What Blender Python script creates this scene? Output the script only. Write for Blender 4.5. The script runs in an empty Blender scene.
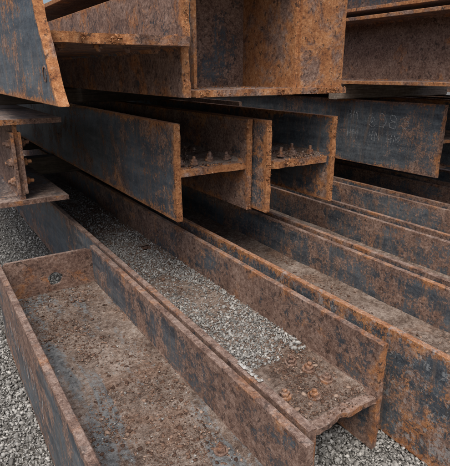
import bpy, math, random
import numpy as np
from mathutils import Vector, Matrix
random.seed(7); rng=np.random.default_rng(11)
S=bpy.context.scene
CAMZ=1.29

# ---------------- numpy value noise ----------------
def _h(ix,iy,iz,s):
    n=(ix*374761393+iy*668265263+iz*2147483647+s*1274126177)&0xffffffff
    n=((n^(n>>13))*1274126177)&0xffffffff
    n=n^(n>>16)
    return (n&0xffff)/65535.0
def vn(p,s=0):
    p=np.asarray(p,float); i=np.floor(p).astype(np.int64); f=p-i; f=f*f*(3-2*f)
    r=0
    for a in (0,1):
        for b in (0,1):
            for c in (0,1):
                w=(f[:,0] if a else 1-f[:,0])*(f[:,1] if b else 1-f[:,1])*(f[:,2] if c else 1-f[:,2])
                r=r+w*_h(i[:,0]+a,i[:,1]+b,i[:,2]+c,s)
    return r*2-1
def fbm(p,s=0,o=4):
    p=np.asarray(p,float); r=0; a=.5
    for k in range(o):
        r=r+a*vn(p*2**k+k*17.3,s+k); a*=.5
    return r

# ---------------- materials ----------------
class NT:
    def __init__(s,name):
        s.m=bpy.data.materials.new(name); s.m.use_nodes=True; s.t=s.m.node_tree
        s.t.nodes.clear(); s.out=s.n('ShaderNodeOutputMaterial'); s.b=s.n('ShaderNodeBsdfPrincipled')
        s.l(s.b.outputs[0],s.out.inputs[0]); s.tc=s.n('ShaderNodeTexCoord')
    def n(s,t,**k):
        x=s.t.nodes.new(t)
        for a,b in k.items(): setattr(x,a,b)
        return x
    def l(s,a,b): s.t.links.new(a,b)
    def put(s,v,i):
        if isinstance(v,(int,float)): i.default_value=v
        elif isinstance(v,tuple): i.default_value=v if len(v)==4 or i.type=='VECTOR' else v+(1,)
        else: s.l(v,i)
    def mapv(s,scale=(1,1,1),loc=(0,0,0)):
        m=s.n('ShaderNodeMapping'); s.l(s.tc.outputs['Object'],m.inputs[0])
        m.inputs['Location'].default_value=loc; m.inputs['Scale'].default_value=scale; return m.outputs[0]
    def noise(s,v,scale,det=5,rough=.6,dist=0):
        x=s.n('ShaderNodeTexNoise'); s.l(v,x.inputs['Vector']); x.inputs['Scale'].default_value=scale
        x.inputs['Detail'].default_value=det; x.inputs['Roughness'].default_value=rough; x.inputs['Distortion'].default_value=dist
        return x.outputs['Fac']
    def math(s,op,a,b=0.0,c=None,clamp=False):
        x=s.n('ShaderNodeMath',operation=op,use_clamp=clamp); s.put(a,x.inputs[0]); s.put(b,x.inputs[1])
        if c is not None: s.put(c,x.inputs[2])
        return x.outputs[0]
    def step(s,v,a,b,lo=0.,hi=1.):
        x=s.n('ShaderNodeMapRange',interpolation_type='SMOOTHSTEP'); s.put(v,x.inputs[0])
        for i,q in zip((1,2,3,4),(a,b,lo,hi)): x.inputs[i].default_value=q
        return x.outputs[0]
    def ramp(s,v,st):
        x=s.n('ShaderNodeValToRGB'); s.put(v,x.inputs[0]); e=x.color_ramp.elements
        while len(e)<len(st): e.new(.5)
        for q,(p,c) in zip(e,st): q.position=p; q.color=c+(1,)
        return x.outputs[0]
    def mix(s,f,a,b,mode='MIX'):
        x=s.n('ShaderNodeMix',data_type='RGBA',blend_type=mode); s.put(f,x.inputs[0]); s.put(a,x.inputs[6]); s.put(b,x.inputs[7])
        return x.outputs[2]
    def attr(s,n):
        x=s.n('ShaderNodeAttribute',attribute_name=n); return x.outputs['Fac']
    def bump(s,h,st=.5,d=.003,prev=None):
        x=s.n('ShaderNodeBump'); s.l(h,x.inputs['Height']); x.inputs['Strength'].default_value=st; x.inputs['Distance'].default_value=d
        if prev is not None: s.l(prev,x.inputs['Normal'])
        return x.outputs[0]

def steel(name,rust=0.,orange=0.,dust=.5,seed=0,white=0.,eo=.1,er=.26):
    N=NT(name); L=(seed*3.7,seed*1.9,seed*5.3)
    v=N.mapv((1,1,1),L); vs=N.mapv((10,10,1.0),L); vl=N.mapv((3,.35,3),L)
    big=N.noise(v,2.4,3,.62,.3); med=N.noise(v,12,6,.74,.2); fine=N.noise(v,75,5,.8); grit=N.noise(v,420,2,.75)
    strk=N.noise(vs,3.5,4,.7); lng=N.noise(vl,5,5,.72)
    edge=N.attr('edge')
    m=N.math('MULTIPLY_ADD',big,.52,N.math('MULTIPLY',med,.48))
    m=N.math('MULTIPLY_ADD',fine,.52,m); m=N.math('MULTIPLY_ADD',strk,.25,m); m=N.math('MULTIPLY_ADD',lng,.25,m)
    m=N.math('MULTIPLY_ADD',edge,er,m); m=N.math('ADD',m,rust-.075)
    mask=N.step(m,.93,1.0)
    # mill scale / old blue-grey paint
    scale=N.ramp(N.math('MULTIPLY_ADD',lng,.4,N.math('MULTIPLY_ADD',med,.3,N.math('MULTIPLY',fine,.3))),[(.38,(.020,.025,.032)),(.46,(.060,.075,.090)),(.54,(.125,.150,.168)),(.64,(.26,.29,.295))])
    scale=N.mix(N.step(strk,.50,.66,0,.6),scale,(.19,.145,.112))
    scale=N.mix(N.step(grit,.60,.68,0,.6),scale,(.22,.14,.09))
    rv=N.math('MULTIPLY_ADD',fine,.45,N.math('MULTIPLY_ADD',med,.28,N.math('MULTIPLY',grit,.27)))
    rustc=N.ramp(rv,[(.36,(.032,.018,.014)),(.44,(.105,.058,.042)),(.51,(.215,.128,.092)),(.58,(.36,.245,.188)),(.68,(.52,.425,.36))])
    om=N.math('ADD',N.math('MULTIPLY',edge,eo),N.math('ADD',N.noise(v,5.5,5,.76,.4),orange))
    orc=N.ramp(rv,[(.36,(.07,.024,.010)),(.45,(.26,.096,.034)),(.54,(.46,.205,.078)),(.66,(.64,.43,.27))])
    rustc=N.mix(N.step(om,.53,.68),rustc,orc)
    sp=N.noise(v,34,4,.75)
    rustc=N.mix(N.step(sp,.58,.62,0,.8),rustc,(.038,.024,.019))
    rustc=N.mix(N.step(grit,.63,.68,0,.6),rustc,(.03,.018,.014))
    col=N.mix(mask,scale,rustc)
    if white>0:
        w=N.step(N.math('ADD',N.noise(v,30,5,.85,.2),N.math('MULTIPLY',big,.35)),.74,.79,0,white); col=N.mix(w,col,(.40,.42,.42))
    g=N.n('ShaderNodeNewGeometry'); sx=N.n('ShaderNodeSeparateXYZ'); N.l(g.outputs['Normal'],sx.inputs[0])
    up=N.step(sx.outputs[2],.55,.9)
    dm=N.math('MULTIPLY',up,N.step(N.math('ADD',med,N.math('MULTIPLY',fine,.5)),.62,.84,.3*dust,dust))
    dc=N.ramp(rv,[(.38,(.10,.066,.052)),(.5,(.27,.205,.17)),(.62,(.48,.41,.36))])
    col=N.mix(dm,col,dc)
    N.l(col,N.b.inputs['Base Color'])
    N.l(N.step(mask,0,1,.46,.93),N.b.inputs['Roughness'])
    N.b.inputs['Specular IOR Level'].default_value=.45
    h=N.math('MULTIPLY_ADD',fine,.55,N.math('MULTIPLY_ADD',med,.5,N.math('MULTIPLY',grit,.25)))
    h=N.math('MULTIPLY_ADD',mask,.16,h)
    N.l(N.bump(h,.95,.0065),N.b.inputs['Normal']); return N.m

def dirtmat(name,tint=(1,1,1),blue=.0,seed=0):
    N=NT(name); v=N.mapv(loc=(seed*2.3,seed*4.1,0))
    a=N.noise(v,6,5,.72); b=N.noise(v,55,5,.82); c=N.noise(v,320,2,.75)
    f=N.math('MULTIPLY_ADD',b,.45,N.math('MULTIPLY_ADD',c,.27,N.math('MULTIPLY',a,.33)))
    col=N.ramp(f,[(.41,(.04,.026,.021)),(.48,(.125,.088,.068)),(.54,(.215,.165,.133)),(.61,(.35,.29,.245)),(.71,(.52,.475,.42))])
    col=N.mix(N.step(N.noise(v,3.5,5,.7,.5),.52,.66,0,.6),col,N.ramp(b,[(.38,(.08,.042,.028)),(.58,(.28,.165,.108))]))
    if blue:
        vl=N.mapv((3,.7,3),(seed,1.3,0)); col=N.mix(N.step(N.math('MULTIPLY_ADD',b,.35,N.noise(vl,2.4,5,.72,.4)),.685,.755,0,blue),col,N.ramp(b,[(.38,(.06,.075,.085)),(.62,(.215,.245,.255))]))
    col=N.mix(1.0,col,tint,'MULTIPLY'); N.l(col,N.b.inputs['Base Color']); N.b.inputs['Roughness'].default_value=.95; N.b.inputs['Specular IOR Level'].default_value=.2
    N.l(N.bump(N.math('MULTIPLY_ADD',b,.8,N.math('MULTIPLY',c,.35)),.95,.008),N.b.inputs['Normal']); return N.m

def stonemat(name,st):
    N=NT(name); v=N.mapv(); a=N.attr('tone'); c=N.noise(v,260,2,.7)
    col=N.ramp(N.math('MULTIPLY_ADD',c,.3,N.math('MULTIPLY_ADD',a,.8,-.05)),st)
    N.l(col,N.b.inputs['Base Color']); N.b.inputs['Roughness'].default_value=.9; N.b.inputs['Specular IOR Level'].default_value=.25
    return N.m
M_grav=stonemat('gravel_stone',[(.08,(.07,.067,.062)),(.3,(.18,.175,.163)),(.55,(.31,.305,.288)),(.8,(.44,.435,.41)),(1,(.66,.65,.62))])
M_flake=stonemat('rust_flake',[(.05,(.035,.021,.016)),(.35,(.12,.068,.046)),(.6,(.22,.14,.10)),(.85,(.36,.27,.21)),(1,(.52,.47,.41))])
M_crust=stonemat('orange_rust_crust',[(.05,(.05,.022,.012)),(.35,(.19,.075,.03)),(.6,(.36,.16,.065)),(.85,(.50,.28,.15)),(1,(.6,.42,.3))])

def groundmat():
    N=NT('gravel_ground'); v=N.mapv(); vo=N.n('ShaderNodeTexVoronoi'); N.l(v,vo.inputs[0]); vo.inputs['Scale'].default_value=90
    sh=N.n('ShaderNodeSeparateColor'); N.l(vo.outputs['Color'],sh.inputs[0])
    big=N.noise(v,1.2,3,.6)
    col=N.ramp(sh.outputs[0],[(.0,(.09,.086,.078)),(.5,(.21,.205,.19)),(1,(.43,.425,.40))])
    col=N.mix(N.step(vo.outputs[0],.35,.7,0,.8),col,(.06,.055,.047))
    col=N.mix(N.step(big,.45,.7,0,.5),col,(.19,.155,.125))
    N.l(col,N.b.inputs['Base Color']); N.b.inputs['Roughness'].default_value=.95
    N.l(N.bump(N.math('SUBTRACT',1.0,vo.outputs[0]),1,.012),N.b.inputs['Normal']); return N.m
M_ground=groundmat()

def woodmat(name,st):
    N=NT(name); v=N.mapv((1.2,22,22)); a=N.noise(v,4,5,.7,.4); c=N.noise(N.mapv(),40,3,.7)
    col=N.ramp(N.math('MULTIPLY_ADD',c,.3,N.math('MULTIPLY',a,.7)),st)
    N.l(col,N.b.inputs['Base Color']); N.b.inputs['Roughness'].default_value=.9; N.l(N.bump(a,.6,.004),N.b.inputs['Normal']); return N.m
M_wood=woodmat('weathered_timber',[(.3,(.06,.045,.033)),(.5,(.19,.145,.11)),(.7,(.36,.31,.26))])
M_woodd=woodmat('dark_timber',[(.3,(.03,.024,.018)),(.5,(.075,.058,.044)),(.7,(.15,.12,.095))])
def chalkmat():
    N=NT('chalk'); v=N.mapv(); f=N.step(N.noise(v,110,4,.85),.43,.58)
    N.b.inputs['Base Color'].default_value=(.56,.58,.58,1); N.b.inputs['Roughness'].default_value=1
    t=N.n('ShaderNodeBsdfTransparent'); m=N.n('ShaderNodeMixShader'); N.l(N.math('MULTIPLY',f,.68),m.inputs[0]); N.l(t.outputs[0],m.inputs[1]); N.l(N.b.outputs[0],m.inputs[2]); N.l(m.outputs[0],N.out.inputs[0]); return N.m
M_chalk=chalkmat()
def papermat():
    N=NT('torn_paper'); v=N.mapv(); a=N.noise(v,70,4,.8)
    N.l(N.ramp(a,[(.40,(.17,.14,.11)),(.50,(.36,.35,.32)),(.66,(.58,.58,.56))]),N.b.inputs['Base Color']); N.b.inputs['Roughness'].default_value=.8; return N.m
M_paper=papermat()
def darkmat():
    N=NT('bolt_hole_painted_shade'); a=N.noise(N.mapv(),90,3,.7); N.l(N.ramp(a,[(.4,(.012,.008,.006)),(.6,(.05,.028,.018))]),N.b.inputs['Base Color']); N.b.inputs['Roughness'].default_value=1; return N.m  # near-black colour paints the shade inside the bolt hole
M_hole=darkmat()

# ---------------- mesh accumulator ----------------
class MB:
    def __init__(s): s.v=[];s.f=[];s.m=[];s.e=[];s.k=0
    def add(s,v,f,mi=0,e=None):
        v=np.asarray(v,float); s.v.append(v); s.f+= [tuple(int(i)+s.k for i in q) for q in f]; s.m+=[mi]*len(f)
        s.e.append(np.zeros(len(v)) if e is None else np.asarray(e,float)); s.k+=len(v)
    def obj(s,name,mats,parent=None,smooth=True,attr='edge',ang=38):
        me=bpy.data.meshes.new(name); me.from_pydata(np.vstack(s.v).tolist(),[],s.f); 
        for m in mats: me.materials.append(m)
        me.polygons.foreach_set('material_index',np.array(s.m,dtype=np.int32))
        a=me.attributes.new(attr,'FLOAT','POINT'); a.data.foreach_set('value',np.concatenate(s.e).astype(np.float32))
        if smooth:
            me.polygons.foreach_set('use_smooth',np.ones(len(s.f),dtype=bool)); me.set_sharp_from_angle(angle=math.radians(ang))
        me.update(); o=bpy.data.objects.new(name,me); S.collection.objects.link(o)
        if parent: o.parent=parent
        return o

def stations(y0,y1):
    ys=[y0]; y=y0; st=.007
    while y<y1-.001:
        st=.007+.02*(y-y0); y+=min(st,.12); ys.append(min(y,y1))
    return np.array(ys)

def plate(mb,axis,c0,u0,u1,t,y0,y1,seed=0,mi=0,slope=0.,rag=.004,dent=.003,nib=.0009,du=.009,holes=(),bite=0.):
    """steel plate running along Y. axis 'z': wide direction Z, thickness X centred c0; axis 'x': wide X, thickness Z."""
    n=max(4,int((u1-u0)/du)); r=min(.0022,t*.2)
    us=np.concatenate([[u0,u0+r],np.linspace(u0,u1,n+1)[1:-1],[u1-r,u1]]); n=len(us)
    ht=np.full(n,t/2); ht[0]-=r; ht[-1]-=r
    ys=stations(y0,y1); K=len(ys)
    U=np.concatenate([us,us[::-1]]); V=np.concatenate([ht,-ht[::-1]])
    UU=np.tile(U,(K,1)); VV=np.tile(V,(K,1)); YY=np.tile(ys[:,None],(1,2*n))
    q=np.stack([U*22,np.sign(V)*.15+0*U,0*U+seed*1.31],1)
    ro=rag*fbm(q,seed,3)*1.4
    lo=bite*np.maximum(0,fbm(np.stack([U*9,0*U,0*U+seed*1.7],1),seed+5,4)*2)
    ro=ro+lo+slope*(U-u0)
    fall=np.exp(-(ys-y0)/(.02+abs(slope)*.25+bite*1.2))[:,None]; fall[0]=1
    Y2=YY+ro[None,:]*fall
    Y2=np.maximum.accumulate(Y2,axis=0)+np.arange(K)[:,None]*1e-5
    P=np.stack([UU.ravel()*1,Y2.ravel(),0*UU.ravel()+seed],1)
    d=dent*fbm(P*np.array([2.5,1.1,1])+3.1,seed+20,3)
    small=.0006*fbm(np.stack([UU.ravel()*45,Y2.ravel()*45,VV.ravel()*200],1),seed+40,2)
    VV=VV.ravel()+d+small*np.sign(VV.ravel())
    ed=np.minimum(UU-u0,u1-UU); 
    nb=nib*fbm(np.stack([Y2.ravel()*22,np.sign(V)[None,:].repeat(K,0).ravel()*.3,0*P[:,0]+seed],1),seed+60,4)*2
    sgn=np.where(UU<(u0+u1)/2,1,-1).ravel()
    UU2=UU.ravel()+sgn*np.abs(nb)*np.exp(-ed.ravel()/.01)
    e=np.maximum(np.exp(-ed/.014),np.exp(-(YY-y0)/.02)).ravel()
    if axis=='z': X=np.stack([c0+VV,Y2.ravel(),UU2],1)
    else: X=np.stack([UU2,Y2.ravel(),c0+VV],1)
    F=[];m=2*n
    hol=set()
    for (hu,hy,hw,hl) in holes:
        for k in range(K-1):
            for i in range(n-1):
                if abs((us[i]+us[i+1])/2-hu)<hw and abs((ys[k]+ys[k+1])/2-hy)<hl: hol.add((k,i))
    flip=(axis=='x')
    for k in range(K-1):
        for i in range(m):
            j=(i+1)%m
            if hol and ((i<n-1 and (k,i) in hol) or (n<=i<m-1 and (k,m-2-i) in hol)): continue
            q=(k*m+i,(k+1)*m+i,(k+1)*m+j,k*m+j)
            F.append(q if flip else q[::-1])
    for (k,i) in hol:
        for (kk,ii) in ((k-1,i),(k+1,i),(k,i-1),(k,i+1)):
            if (kk,ii) in hol: continue
            if kk!=k: kq=max(k,kk); a=(kq*m+i,kq*m+i+1,kq*m+m-2-i,kq*m+m-1-i)
            else: iq=max(i,ii); a=(k*m+iq,(k+1)*m+iq,(k+1)*m+m-1-iq,k*m+m-1-iq)
            F.append(a)
    for base in (0,(K-1)*m):
        for i in range(n-1):
            q=(base+i,base+i+1,base+m-2-i,base+m-1-i)
            F.append(q if (base==0)==flip else q[::-1])
    mb.add(X,F,mi,e)

def prism(mb,pts,y0,y1,mi=0,e=1.,seed=0):
    ys=stations(y0,y1)[::3]; ys=np.append(ys,y1) if ys[-1]<y1 else ys
    p=np.array(pts); m=len(p); V=[];
    for y in ys:
        V.append(np.stack([p[:,0],np.full(m,y),p[:,1]],1))
    V=np.vstack(V); V+= .0012*np.stack([fbm(V*30,seed,3),0*V[:,0],fbm(V*30+9,seed+3,3)],1)
    F=[(k*m+i,(k+1)*m+i,(k+1)*m+(i+1)%m,k*m+(i+1)%m) for k in range(len(ys)-1) for i in range(m)]
    F+= [tuple(range(m)), tuple(range((len(ys)-1)*m,len(ys)*m))[::-1]]
    mb.add(V,F,mi,np.full(len(V),e))

def fillet(mb,cx,cz,sx,sz,r,y0,y1,seed=0,mi=0):
    pts=[(cx-sx*.004,cz-sz*.004),(cx+sx*r,cz-sz*.004)]
    for k in range(6):
        a=k/5*math.pi/2; pts.append((cx+sx*(r-r*math.sin(a)),cz+sz*(r-r*math.cos(a))))
    pts.append((cx-sx*.004,cz+sz*r))
    prism(mb,pts,y0,y1,mi,.3,seed)

def hbeam(name,x0,x1,z0,z1,y0,y1,mats,tf=.026,tw=.02,yL=None,yR=None,yW=None,seed=0,slopeL=0,slopeR=0,rag=.004,holes=(),bite=.0,dent=.003,biteW=.0,du=.009,zw=None):
    mb=MB(); yL=yL or y0; yR=yR or y0; yW=yW or y0; zc=zw or (z0+z1)/2
    plate(mb,'z',x0+tf/2,z0,z1,tf,yL,y1,seed+1,0,slopeL,rag,dent,bite=bite,du=du)
    plate(mb,'z',x1-tf/2,z0,z1,tf,yR,y1,seed+2,1 if len(mats)>1 else 0,slopeR,rag,dent,bite=bite,du=du)
    plate(mb,'x',zc,x0+tf-.003,x1-tf+.003,tw,yW,y1,seed+3,len(mats)-1 if len(mats)>2 else 0,0,rag*1.6,dent*.6,holes=holes,bite=biteW,du=du)
    for cx,sx in ((x0+tf,1),(x1-tf,-1)):
        for sz in (1,-1):
            fillet(mb,cx,zc+sz*tw/2,sx,sz,.018,max(yW,yL if sx>0 else yR)+.012+biteW*.5,y1,seed)
    return mb.obj(name,mats)

def ibeam(name,x0,x1,z0,z1,y0,y1,mats,tf=.022,tw=.016,seed=0,xw=None,rag=.003,du=.012,yW=None,dent=.003):
    mb=MB(); xc=xw or (x0+x1)/2
    plate(mb,'x',z1-tf/2,x0,x1,tf,y0,y1,seed+1,0,0,rag,dent,du=du)
    plate(mb,'x',z0+tf/2,x0,x1,tf,y0+.01,y1,seed+2,0,0,rag,dent,du=du)
    plate(mb,'z',xc,z0+tf-.003,z1-tf+.003,tw,yW or y0,y1,seed+3,len(mats)-1,0,rag,dent*.5,du=du)
    for cz,sz in ((z0+tf,1),(z1-tf,-1)):
        for sx in (1,-1): fillet(mb,xc+sx*tw/2,cz,sx,sz,.016,(yW or y0)+.012,y1,seed)
    return mb.obj(name,mats)

def bolt(mb,p,axis=(0,0,1),r=.017,h=.014,stub=.02,seed=0,mi=0):
    """washer + hex nut + protruding threaded stub"""
    R=random.Random(seed); ax=Vector(axis).normalized(); q=ax.to_track_quat('Z','Y').to_matrix()
    tilt=Matrix.Rotation(R.uniform(-.08,.08),3,'X'); rot=q@tilt@Matrix.Rotation(R.uniform(0,1.05),3,'Z')
    prof=[(r*1.45,-.004,0),(r*1.45,.004,0),(r*1.02,.0045,0),(r*1.02,.0046,1),(r*1.04,.004+h*.82,1),(r*.88,.004+h,1),(r*.5,.0045+h,0),(r*.5,.004+h+stub*.85,0),(r*.38,.004+h+stub,0),(.0005,.004+h+stub,0)]
    n=18; V=[];F=[]
    for k,(rr,z,hx) in enumerate(prof):
        for i in range(n):
            a=2*math.pi*i/n; q_=rr
            if hx: aa=(a%(math.pi/3))-math.pi/6; q_=rr*.9/math.cos(aa)
            q_*=1+R.uniform(-.05,.05); V.append(Vector(p)+rot@Vector((q_*math.cos(a),q_*math.sin(a),z+R.uniform(-.001,.001))))
    for k in range(len(prof)-1):
        for i in range(n):
            j=(i+1)%n; F.append((k*n+i,k*n+j,(k+1)*n+j,(k+1)*n+i))
    mb.add([tuple(v) for v in V],F,mi,np.full(len(V),.5))

def surf(mb,x0,x1,y0,y1,z,amp=.006,side=.02,mi=0,seed=0,dx=.011,ragy=.03,holes=(),thick=.006):
    nx=int((x1-x0)/dx)+2; xs=np.linspace(x0,x1,nx); ys=stations(y0,y1); K=len(ys)
    X,Y=np.meshgrid(xs,ys); p=np.stack([X.ravel(),Y.ravel(),0*X.ravel()],1)
    ye=ragy*fbm(np.stack([X.ravel()*12,0*X.ravel(),0*X.ravel()+seed],1),seed,3)*1.6
    Yy=Y.ravel()+ye*np.exp(-(Y.ravel()-y0)/.15)
    d=np.minimum(X.ravel()-x0,x1-X.ravel()); end=1-np.exp(-(Y.ravel()-y0)/.02)
    h=amp*(fbm(p*9,seed,4)+.25)+amp*.5*fbm(p*45,seed+4,3)+side*np.exp(-d/.022)*(.55+.6*fbm(p*4+5,seed+8,3))+thick
    Z=z+h*end-.012*(1-end)
    F=[]
    for k in range(K-1):
        for i in range(nx-1):
            cx=(xs[i]+xs[i+1])/2; cy=(ys[k]+ys[k+1])/2
            if any(abs(cx-a)<w and abs(cy-b)<l for a,b,w,l in holes): continue
            a=k*nx+i; F.append((a,a+1,a+nx+1,a+nx))
    mb.add(np.stack([X.ravel(),Yy,Z],1),F,mi,np.zeros(len(Z)))

# stones
import bmesh
bm=bmesh.new(); bmesh.ops.create_icosphere(bm,subdivisions=1,radius=1); ICO=np.array([v.co[:] for v in bm.verts]); ICOF=np.array([[v.index for v in f.verts] for f in bm.faces]); bm.free()
def stones(name,P,size,mat,parent=None,squash=.7,tone=None):
    n=len(P); P=np.asarray(P); nv=len(ICO)
    T=ICO[None]*(1+rng.uniform(-.3,.3,(n,nv,1)))
    sc=np.stack([rng.uniform(.7,1.3,n),rng.uniform(.55,1.,n),rng.uniform(.45,.9,n)*squash],1)[:,None]
    T=T*sc
    q=rng.normal(size=(n,4)); 
    if squash<.5: q[:,1:3]*=.12
    q/=np.linalg.norm(q,axis=1)[:,None]; w,x,y,z=q.T
    R=np.stack([1-2*(y*y+z*z),2*(x*y-z*w),2*(x*z+y*w),2*(x*y+z*w),1-2*(x*x+z*z),2*(y*z-x*w),2*(x*z-y*w),2*(y*z+x*w),1-2*(x*x+y*y)],1).reshape(n,3,3)
    T=np.einsum('nij,nkj->nki',R,T)*np.asarray(size).reshape(n,1,1)+P[:,None]
    V=T.reshape(-1,3); F=(ICOF[None]+(np.arange(n)*nv)[:,None,None]).reshape(-1,3)
    me=bpy.data.meshes.new(name); me.vertices.add(len(V)); me.vertices.foreach_set('co',V.ravel())
    me.loops.add(F.size); me.loops.foreach_set('vertex_index',F.ravel().astype(np.int32)); me.polygons.add(len(F))
    me.polygons.foreach_set('loop_start',np.arange(0,F.size,3,dtype=np.int32)); me.update(calc_edges=True)
    tn=rng.beta(1.7,2.2,n) if tone is None else tone
    a=me.attributes.new('tone','FLOAT','POINT'); a.data.foreach_set('value',np.repeat(tn,nv).astype(np.float32))
    me.materials.append(mat); me.validate(); o=bpy.data.objects.new(name,me); S.collection.objects.link(o)
    if parent: o.parent=parent
    return o
def pts(n,x0,x1,y0,y1,z,jz=.004,ybias=1.):
    return np.stack([rng.uniform(x0,x1,n),y0+(y1-y0)*rng.uniform(0,1,n)**ybias,z+rng.uniform(-jz,jz,n)],1)

# ---------------- materials instances ----------------
mA=steel('steel_plate_a',.01,-.07,.5,1,eo=.08); mB=steel('steel_plate_b',.02,-.05,.5,3,eo=.1)
mBr=steel('rusty_flange_b',.09,-.03,.5,4,eo=.12); mC=steel('steel_plate_c',.0,.08,.4,5,white=.5,eo=.14); mCi=steel('steel_plate_c_in',-.02,-.05,.4,6,eo=.08)
mD=steel('steel_plate_d',.0,-.03,.5,7,eo=.1); mF=steel('steel_plate_f',-.02,.03,.4,8,eo=.2); mO=steel('orange_rust_plate',.3,.12,.3,9,eo=.08)
mT=steel('steel_plate_t',.0,.06,.3,10,eo=.14); mTi=steel('rusty_plate_t',.14,.03,.3,14,eo=.12); mK=steel('brown_rust_plate',.22,-.05,.5,11,eo=.08); mL=steel('steel_plate_l',.03,-.02,.8,12,eo=.08)
mDk=steel('dark_rust_plate',.06,-.10,.3,15,eo=.03,er=.15); mH=steel('marked_plate',-.03,.0,.4,17,eo=.08)
mDirt=dirtmat('rust_dirt',blue=.75,seed=1); mDirt2=dirtmat('rust_dirt_plain',seed=4)
mBolt=steel('rust_bolt',.3,.04,.3,13,eo=.08)
ZW=.222; Z0,Z1=.012,.44

A=hbeam('steel_h_beam',.198,.680,Z0,Z1,.654,2.31,[mA,mA,mK],zw=ZW,seed=10,rag=.003)
mb=MB(); surf(mb,.226,.652,.66,2.30,ZW+.011,.006,.014,0,2); mb.obj('dirt',[mDirt],A)
mb=MB(); cx,cz,R=.461,.306,.036; n=48; V=[];e=[]
for yy in (2.288,2.306):
    for k in range(n):
        a=2*math.pi*k/n; c,s=math.cos(a),math.sin(a)
        rr=R*(1+.05*math.sin(5*a)+.04*math.sin(3*a+1)); V.append((cx+rr*c,yy,cz+rr*s)); e.append(.6)
    for k in range(n):
        a=2*math.pi*k/n; c,s=math.cos(a),math.sin(a)
        lx=(.656-cx)/c if c>1e-6 else ((.222-cx)/c if c<-1e-6 else 9); lz=(.432-cz)/s if s>1e-6 else ((.215-cz)/s if s<-1e-6 else 9); t=min(lx,lz)
        V.append((cx+t*c,yy,cz+t*s)); e.append(.6)
F=[]
for k in range(n):
    j=(k+1)%n; F+=[(k,n+k,n+j,j),(2*n+k,2*n+j,3*n+j,3*n+k),(k,j,2*n+j,2*n+k),(n+k,3*n+k,3*n+j,n+j)]
mb.add(V,F,0,e); mb.obj('end_plate',[mK],A)
mb=MB(); bolt(mb,(.585,.93,ZW+.020),(0,.1,1),.015,.013,.012,1); bolt(mb,(.30,.98,ZW+.018),(.1,.1,1),.012,.008,.006,3); mb.obj('bolts',[mBolt],A)

B=hbeam('steel_h_beam',.694,1.192,Z0,Z1,.85,7.,[mA,mBr,mK],yL=.69,zw=ZW,seed=20,rag=.005,holes=[(1.09,2.62,.03,.05)],biteW=.03)
mb=MB(); surf(mb,.722,1.164,.885,7,ZW+.011,.005,.014,0,3,ragy=.015,holes=[(1.09,2.62,.036,.055)]); mb.obj('dirt',[mDirt2],B)
mb=MB()
for i,(x,y) in enumerate([(1.045,1.16),(1.073,1.093),(1.085,1.01),(.90,1.02),(.985,.965)]): bolt(mb,(x,y,ZW+.022),(random.uniform(-.12,.12),random.uniform(-.12,.12),1),.0165,.014,.012,i+5)
mb.obj('bolts',[mBolt],B)
C=hbeam('steel_h_beam',1.275,1.762,Z0,Z1,.2,7.,[mC,mCi,mK],zw=ZW,seed=30,rag=.005)
mb=MB(); surf(mb,1.303,1.734,.22,7,ZW+.011,.006,.02,0,5); mb.obj('dirt',[mDirt2],C)
xs=[(1.83,2.31),(2.39,2.87),(2.95,3.43),(3.52,4.0),(4.08,4.56)]
for i,(a,b) in enumerate(xs):
    o=hbeam('steel_h_beam',a,b,Z0,Z1+random.uniform(-.012,.012),.15+.1*i,7,[mD,mCi if i%2 else mB,mK],zw=ZW,seed=40+10*i,du=.02)
    if i<2:
        mb=MB(); surf(mb,a+.028,b-.028,.3,6,ZW+.011,.006,.02,0,7+i,dx=.02); mb.obj('dirt',[mDirt2],o)

# ---------------- layer 2 ----------------
Y2a,Y2b=.61,1.07
def bolts_on(par,lst,r=.016,mat=mBolt,h=.014,st=.022):
    mb=MB()
    for i,p in enumerate(lst): bolt(mb,p,(random.uniform(-.08,.08),random.uniform(-.08,.08),1),r*random.uniform(.9,1.1),h,st*random.uniform(.5,1.3),int(p[0]*977+i))
    mb.obj('bolts',[mat],par)
def web2(par,x0,x1,y0,seed):
    mb=MB(); surf(mb,x0,x1,y0,y0+3.,.84+.014,.010,.026,0,seed,ragy=.015); mb.obj('dirt',[mDirt2],par)
F_=hbeam('steel_h_beam',.972,1.405,Y2a,Y2b,1.93,6.5,[mF,mTi,mTi],tf=.03,tw=.034,seed=100,rag=.006,biteW=.03,yW=1.94)
web2(F_,1.004,1.373,1.975,11)
bolts_on(F_,[(1.04,2.02,.87),(1.08,2.10,.87),(1.11,2.0,.87),(1.22,2.04,.87),(1.27,2.12,.87),(1.32,2.03,.87)])
G_=hbeam('steel_h_beam',1.422,1.89,Y2a,Y2b,1.83,6.5,[mF,mF,mTi],tf=.03,tw=.034,seed=110,rag=.006,biteW=.03,yW=1.86)
web2(G_,1.454,1.858,1.895,12)
bolts_on(G_,[(1.50,1.93,.87),(1.54,2.02,.87),(1.60,1.94,.87),(1.70,1.96,.87),(1.76,2.04,.87),(1.80,1.93,.87)])
H_=hbeam('steel_h_beam',2.9,3.37,Y2a,Y2b+.02,1.87,6.5,[mH,mF,mK],tf=.028,seed=120,rag=.006)
I_=hbeam('steel_h_beam',3.42,3.88,Y2a,Y2b,1.7,6.5,[mF,mF,mK],tf=.028,seed=130,du=.03)
J_=hbeam('steel_h_beam',2.05,2.5,Y2a,Y2b-.03,3.6,6.5,[mK,mK,mK],tf=.028,seed=140,du=.03)
L_=ibeam('steel_i_beam',.19,.652,Y2a+.01,Y2b-.005,2.6,6.5,[mL,mK],tf=.026,tw=.02,seed=150,rag=.004,yW=2.63)
mb=MB()
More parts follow.
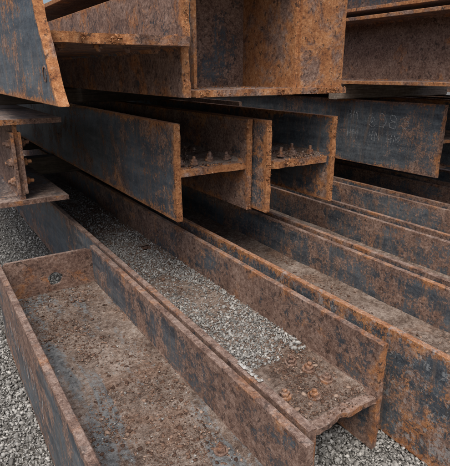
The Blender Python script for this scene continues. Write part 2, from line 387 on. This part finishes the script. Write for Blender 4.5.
plate(mb,'z',.421+.018,.68,1.0,.014,2.615,2.72,161,0,0,.003,.001)
plate(mb,'z',.421-.018,.68,1.0,.014,2.61,2.72,162,0,0,.003,.001)
mb.obj('web_cleats',[mK],L_)
mb=MB()
for k,z in enumerate((.74,.84,.94)):
    bolt(mb,(.421+.027,2.665,z),(1,0,0),.019,.016,.022,k+70); bolt(mb,(.421-.027,2.665,z),(-1,0,0),.019,.016,.014,k+80)
mb.obj('bolts',[mBolt],L_)

# ---------------- layer 3 ----------------
ZT=1.19
T1=hbeam('steel_h_beam',.374,.965,ZT,1.63,1.7,6.,[mT,mTi,mTi],tf=.034,tw=.034,yL=1.51,yR=1.75,yW=1.69,slopeL=.6,seed=200,rag=.010,biteW=.045,bite=.016,zw=1.40)
mb=MB(); 
for i,(x,y) in enumerate([(.47,1.78),(.60,1.77),(.72,1.79),(.84,1.80)]): bolt(mb,(x,y,1.385),(0,0,-1),.018,.012,.010,i+33)
mb.obj('bolts',[mBolt],T1)
mb=MB(); n=28; V=[];F=[]
hc=(.3735,1.625,1.285)
for rr,xo in ((.027,.002),(.0245,-.0025),(.0195,-.0025),(.0185,.0005),(.0002,.0007)):
    for i in range(n):
        a=2*math.pi*i/n; k=rr*(1+.04*math.sin(3*a)); V.append((hc[0]+xo,hc[1]+k*math.cos(a),hc[2]+k*math.sin(a)))
for k in range(2):
    for i in range(n): j=(i+1)%n; F.append((k*n+i,(k+1)*n+i,(k+1)*n+j,k*n+j))
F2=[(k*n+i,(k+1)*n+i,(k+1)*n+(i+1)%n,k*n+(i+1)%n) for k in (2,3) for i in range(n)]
mb.add(V,F,0,np.full(len(V),.6)); mb.add(V,F2,1); mb.obj('bolt_hole',[mT,M_hole],T1)  # shallow closed recess; its dark floor colour stands in for hole shade
mb=MB()
plate(mb,'x',ZT+.014,.995,1.87,.028,1.77,5.5,301,1,0,.005,.002)
plate(mb,'x',1.77,.995,1.87,.028,1.77,5.5,302,1,0,.004,.002)
plate(mb,'z',1.556,ZT+.026,1.758,.02,1.80,5.5,303,0,0,.003,.002)
T2=mb.obj('stiffened_steel_girder',[mO,mTi])
def cross(mb,x0,x1,z0,z1,y,t,mi,seed):
    nx=int((x1-x0)/.012)+1; nz=int((z1-z0)/.012)+1; xs_=np.linspace(x0,x1,nx); zs_=np.linspace(z0,z1,nz)
    X,Z=np.meshgrid(xs_,zs_); V=[];e=[]
    ed=np.minimum(np.minimum(X-x0,x1-X),np.minimum(Z-z0,z1-Z)).ravel()
    for yy in (y,y+t):
        p=np.stack([X.ravel(),0*X.ravel()+yy,Z.ravel()],1); p[:,1]+=.002*fbm(p*6,seed,3)+.0006*fbm(p*50,seed,2); V.append(p); e.append(np.exp(-ed/.02))
    F=[];m=nx*nz
    for k in range(nz-1):
        for i in range(nx-1):
            a=k*nx+i; F+=[(a,a+1,a+nx+1,a+nx),(m+a,m+a+nx,m+a+nx+1,m+a+1)]
    for i in range(nx-1): F+=[(i,m+i,m+i+1,i+1),((nz-1)*nx+i,(nz-1)*nx+i+1,m+(nz-1)*nx+i+1,m+(nz-1)*nx+i)]
    for k in range(nz-1): F+=[(k*nx,(k+1)*nx,m+(k+1)*nx,m+k*nx),(k*nx+nx-1,m+k*nx+nx-1,m+(k+1)*nx+nx-1,(k+1)*nx+nx-1)]
    mb.add(np.vstack(V),F,mi,np.concatenate(e))
mb=MB()
cross(mb,1.568,1.85,ZT+.028,1.756,1.785,.016,0,310); cross(mb,1.0,1.545,ZT+.028,1.756,2.22,.016,1,311)
mb.obj('stiffeners',[mO,mDk],T2)
mb=MB(); plate(mb,'z',1.10,ZT+.028,1.756,.016,1.95,2.22,305,0,0,.004,.002); mb.obj('side_plate',[mT],T2)

T3=ibeam('steel_i_beam',2.75,3.2,1.205,1.66,.9,6.,[mTi,mK],tf=.024,seed=400,du=.03)
T4=ibeam('steel_i_beam',3.35,3.8,1.205,1.66,.7,6.,[mT,mK],tf=.024,seed=410,du=.03)
T5=ibeam('steel_i_beam',2.0,2.4,1.19,1.5,3.4,6.5,[mK,mK],tf=.02,seed=420,du=.03)
T6=ibeam('steel_i_beam',3.0,3.45,1.73,2.18,.6,6.4,[mTi,mDk],tf=.024,seed=430,du=.03)
T7=ibeam('steel_i_beam',3.6,4.05,1.73,2.18,.5,6.4,[mK,mDk],tf=.024,seed=440,du=.03)
# further stack behind on the right
for i,(a,z) in enumerate([(5.0,.02),(5.0,.55),(5.0,1.08),(5.6,.02),(5.6,.55),(5.6,1.08)]):
    hbeam('steel_h_beam',a,a+.45,z,z+.45,.6+.2*i,7.5,[mD,mK,mK],seed=500+10*i,du=.05)

# ---------------- timber dunnage ----------------
def timber(x0,x1,y,z0,z1,w=.1,seed=0,mat=M_wood):
    n=60; V=[];F=[]
    prof=[(-w/2,z0+.006),(-w/2+.006,z0),(w/2-.006,z0),(w/2,z0+.006),(w/2,z1-.006),(w/2-.006,z1),(-w/2+.006,z1),(-w/2,z1-.006)]
    for k in range(n+1):
        x=x0+(x1-x0)*k/n
        for a,b in prof: V.append((x,y+a,b))
    V=np.array(V); V[:,1]+=.004*fbm(V*8,seed,3); V[:,2]+=.0015*fbm(V*12,seed+1,3)
    for k in range(n):
        for i in range(8): F.append((k*8+i,k*8+(i+1)%8,(k+1)*8+(i+1)%8,(k+1)*8+i))
    F+=[tuple(range(8))[::-1],tuple(range(n*8,n*8+8))]
    mb=MB(); mb.add(V,F); return mb.obj('timber_dunnage',[mat])
timber(.62,4.3,4.3,.452,.602,.14,1,M_woodd); timber(.1,4.3,5.8,.452,.602,.14,2,M_woodd)
timber(.45,2.7,3.4,1.092,1.185,.1,3,M_woodd); timber(2.72,4.1,2.7,1.095,1.20,.09,5); timber(.3,4.0,4.8,1.092,1.185,.1,4,M_woodd)
timber(2.76,4.1,1.75,1.665,1.725,.08,6,M_woodd); timber(2.76,4.1,4.2,1.665,1.725,.08,7,M_woodd)
for k,y in enumerate((2.2,5.5)):
    timber(4.9,6.15,y,.475,.545,.1,20+k,M_woodd); timber(4.9,6.15,y,1.005,1.075,.1,30+k,M_woodd)

# ---------------- ground & gravel ----------------
mb=MB()
gx=np.concatenate([-np.geomspace(80,.4,14),np.linspace(-.3,5,40),np.geomspace(5.5,90,14)]); gy=np.concatenate([-np.geomspace(80,.4,12),np.linspace(-.3,7,50),np.geomspace(7.5,90,14)])
X,Y=np.meshgrid(gx,gy); p=np.stack([X.ravel(),Y.ravel(),0*X.ravel()],1); Z=.006*fbm(p*3,3,3)
nx=len(gx); F=[(k*nx+i,k*nx+i+1,(k+1)*nx+i+1,(k+1)*nx+i) for k in range(len(gy)-1) for i in range(nx-1)]
mb.add(np.stack([p[:,0],p[:,1],Z],1),F); mb.obj('gravel_ground',[M_ground],attr='edge')
P=np.vstack([pts(16000,-.35,.2,.9,2.4,.008),pts(16000,-.3,.72,2.3,5.6,.008),pts(10000,.69,1.28,.35,1.0,.008),pts(1500,.2,.69,.2,.66,.008)])
sz=np.clip(rng.lognormal(math.log(.0047),.45,len(P)),.0022,.015)
stones('loose_gravel',P,sz,M_grav)
Pb=pts(26000,.724,1.162,1.2,4.6,ZW+.02,.005,1.3)
lim=1.24+.05*np.sin(Pb[:,0]*19)+.03*np.sin(Pb[:,0]*47+1); keep=(Pb[:,1]>lim+rng.normal(0,.05,len(Pb)))&~((abs(Pb[:,0]-1.09)<.033)&(abs(Pb[:,1]-2.62)<.052))
dirtside=fbm(Pb*np.array([4,1.6,0]),5,3); keep&=~((dirtside>.2)&(rng.uniform(0,1,len(Pb))<.7)); keep&=~((Pb[:,1]>3.0)&(rng.uniform(0,1,len(Pb))<.6))
Pb=Pb[keep]; Pb[:,2]+=.012*np.exp(-np.minimum(Pb[:,0]-.72,1.164-Pb[:,0])/.03)
stones('gravel',Pb,np.clip(rng.lognormal(math.log(.0043),.42,len(Pb)),.002,.012),M_grav,B)
def litter(par,n,x0,x1,y0,y1,z,med,sg,mx,sq=.45,jz=.003,mat=None):
    P=pts(n*2,x0,x1,y0,y1,z,jz); d=fbm(P*np.array([7,4,0]),int(n)%97,3); k=(d+rng.normal(0,.12,len(P)))>np.median(d)-.02; P=P[k][:n]
    stones('rust_flakes',P,np.clip(rng.lognormal(math.log(med),sg,len(P)),.0009,mx),mat or M_flake,par,sq)
litter(A,9000,.23,.65,.66,2.28,ZW+.019,.0023,.55,.011)
litter(A,160,.23,.65,.66,2.28,ZW+.021,.0065,.35,.013,.3)
stones('small_stones',pts(380,.23,.65,.66,2.28,ZW+.021,.002),rng.uniform(.0018,.0045,380),M_grav,A)
litter(B,3600,.724,1.16,.89,1.45,ZW+.018,.0026,.55,.012)
litter(B,1500,.724,1.16,1.4,4.0,ZW+.024,.003,.5,.012)
litter(C,6500,1.305,1.732,.4,3.5,ZW+.019,.003,.5,.013)
litter(F_,1600,1.006,1.37,1.96,2.6,.864,.004,.55,.016,.6)
litter(G_,1600,1.456,1.855,1.88,2.5,.864,.004,.55,.016,.6)
# flaking rust crust stuck on the cut ends
def crust(par,lst,med=.0032,mat=M_crust):
    Q=[]
    for n,x0,x1,y0,y1,z0,z1 in lst:
        P=np.stack([rng.uniform(x0,x1,n*2),rng.uniform(y0,y1,n*2),rng.uniform(z0,z1,n*2)],1)
        d=fbm(P*25,int(x0*100)%50,3); Q.append(P[d>np.median(d)])
    P=np.vstack(Q); stones('rust_crust',P,np.clip(rng.lognormal(math.log(med),.45,len(P)),.001,.008),mat,par,.55)
crust(F_,[(500,1.0,1.375,1.945,1.975,.822,.862),(140,.972,1.0,1.928,1.934,.61,1.07),(140,1.376,1.405,1.928,1.934,.61,1.07)])
crust(G_,[(500,1.452,1.86,1.865,1.89,.822,.862),(140,1.422,1.45,1.828,1.834,.61,1.07),(140,1.862,1.89,1.828,1.834,.61,1.07)])
crust(T1,[(500,.41,.93,1.70,1.73,1.383,1.417),(150,.932,.965,1.75,1.756,1.19,1.63)])
crust(T2,[(200,1.0,1.87,1.768,1.774,1.19,1.218),(150,1.0,1.54,1.8,2.2,1.219,1.222)])
crust(B,[(250,.73,1.16,.865,.885,.212,.236)],.003,M_flake)

# torn label on the flange edge of beam B, folded over its inner edge
mb=MB(); V=[];F=[]; nu,nv_=22,7
for i in range(nu):
    w0=.55+.3*math.sin(i*1.3)+random.uniform(-.15,.15)
    for j in range(nv_):
        u=i/(nu-1); v=j/(nv_-1)*w0; y=.91+.12*u+.003*random.random(); s_=.034*v
        if s_<.018: x=.704+s_; z=Z1+.0035
        else: x=.7235; z=Z1+.0035-(s_-.018)*1.6
        V.append((x+.0012*random.random(),y,z+.001*random.random()))
for i in range(nu-1):
    for j in range(nv_-1):
        if (j in (0,5)) and random.random()<.4: continue
        a=i*nv_+j; F.append((a,a+nv_,a+nv_+1,a+1))
mb.add(V,F); mb.obj('torn_label',[M_paper],B)

# chalk strokes
def strokes(par,name,x,s2p,lines,w=.006,off=-.0035):
    mb=MB()
    for ln in lines:
        pp=[np.array(s2p(*q))+rng.normal(0,.004,2) for q in ln]; fine=[]
        for a,b in zip(pp[:-1],pp[1:]):
            for k in range(6): fine.append(a+(b-a)*k/6)
        fine.append(pp[-1]); fine=np.array(fine)+rng.normal(0,.0006,(len(fine),2))
        d=np.gradient(fine,axis=0); d/=np.linalg.norm(d,axis=1)[:,None]+1e-9; nn=np.stack([-d[:,1],d[:,0]],1)*w/2*(rng.uniform(.6,1.15,(len(fine),1)))
        a=fine+nn;b=fine-nn; V=[(x+off,q[0],q[1]) for q in a]+[(x+off,q[0],q[1]) for q in b]; m=len(fine)
        mb.add(V,[(k,k+1,m+k+1,m+k) for k in range(m-1)])
    return mb.obj(name,[M_chalk],par)
def circ(cx,cy,rx,ry,a0=0,a1=360,n=12): return [(cx+rx*math.cos(math.radians(a0+(a1-a0)*k/n)),cy+ry*math.sin(math.radians(a0+(a1-a0)*k/n))) for k in range(n+1)]
def hm(x,y,s): return [[(x,y),(x,y+s)],[(x+.5*s,y),(x+.5*s,y+s)],[(x,y+.5*s),(x+.5*s,y+.55*s)],[(x+.8*s,y),(x+.85*s,y+s),(x+1.15*s,y+.4*s),(x+1.45*s,y+s),(x+1.5*s,y)]]
L=hm(.02,.30,.07)+hm(.03,.16,.07)+[circ(.27,.31,.04,.045,60,300),circ(.27,.31,.018,.018),circ(.36,.31,.035,.045,-120,120)]
L+=[circ(.46,.333,.026,.022),circ(.46,.290,.03,.023)]+[[(.60,.35),(.55,.35),(.55,.315),(.58,.32),(.6,.295),(.57,.27),(.54,.275)]]
L+=hm(.25,.16,.065)+hm(.42,.15,.07)
strokes(H_,'chalk_marks',2.9,lambda s,t:(2.72-s,.64+t),L,.0052,-.0045)
L=[[(0,.02),(.03,.12),(.06,.02)],[(.1,.02),(.1,.12)],[(.14,.12),(.2,.12),(.15,.03)],[(.26,.01),(.3,.12),(.34,.02),(.36,.1)],[(.42,.03),(.42,.11),(.47,.11),(.47,.03)],[(.55,.0),(.6,.1)]]
strokes(A,'chalk_marks',.198,lambda s,t:(2.0-s,.17+t*1.2),L,.009,-.0045)

# ---------------- light / world / camera ----------------
w=bpy.data.worlds.new("World"); S.world=w; w.use_nodes=True; nt=w.node_tree
sky=nt.nodes.new('ShaderNodeTexSky'); sky.sky_type='NISHITA'; sky.sun_disc=False
EL,AZ=math.radians(60),math.radians(222)
sky.sun_elevation=EL; sky.sun_rotation=AZ; sky.dust_density=5; sky.air_density=1.; sky.ozone_density=.6
bg=nt.nodes['Background']; nt.links.new(sky.outputs[0],bg.inputs[0]); bg.inputs[1].default_value=.15
sd=bpy.data.lights.new('sun','SUN'); sd.energy=2.3; sd.angle=math.radians(45); sd.color=(1,.97,.93)
so=bpy.data.objects.new('sun',sd); S.collection.objects.link(so)
dirv=Vector((math.sin(AZ)*math.cos(EL),math.cos(AZ)*math.cos(EL),math.sin(EL)))
so.rotation_euler=dirv.to_track_quat('Z','Y').to_euler()
cd=bpy.data.cameras.new('camera'); co=bpy.data.objects.new('camera',cd); S.collection.objects.link(co); S.camera=co
cd.sensor_fit='HORIZONTAL'; cd.sensor_width=36; cd.lens=472/450*36; cd.clip_start=.02; cd.clip_end=500
yaw,pit=math.radians(32.8),math.radians(18.83)
f=Vector((math.sin(yaw)*math.cos(pit),math.cos(yaw)*math.cos(pit),-math.sin(pit))); r=Vector((math.cos(yaw),-math.sin(yaw),0)); u=r.cross(f)
co.matrix_world=Matrix(((r.x,u.x,-f.x,0),(r.y,u.y,-f.y,0),(r.z,u.z,-f.z,CAMZ),(0,0,0,1)))
S.view_settings.view_transform='Standard'; S.view_settings.look='None'; S.view_settings.exposure=0
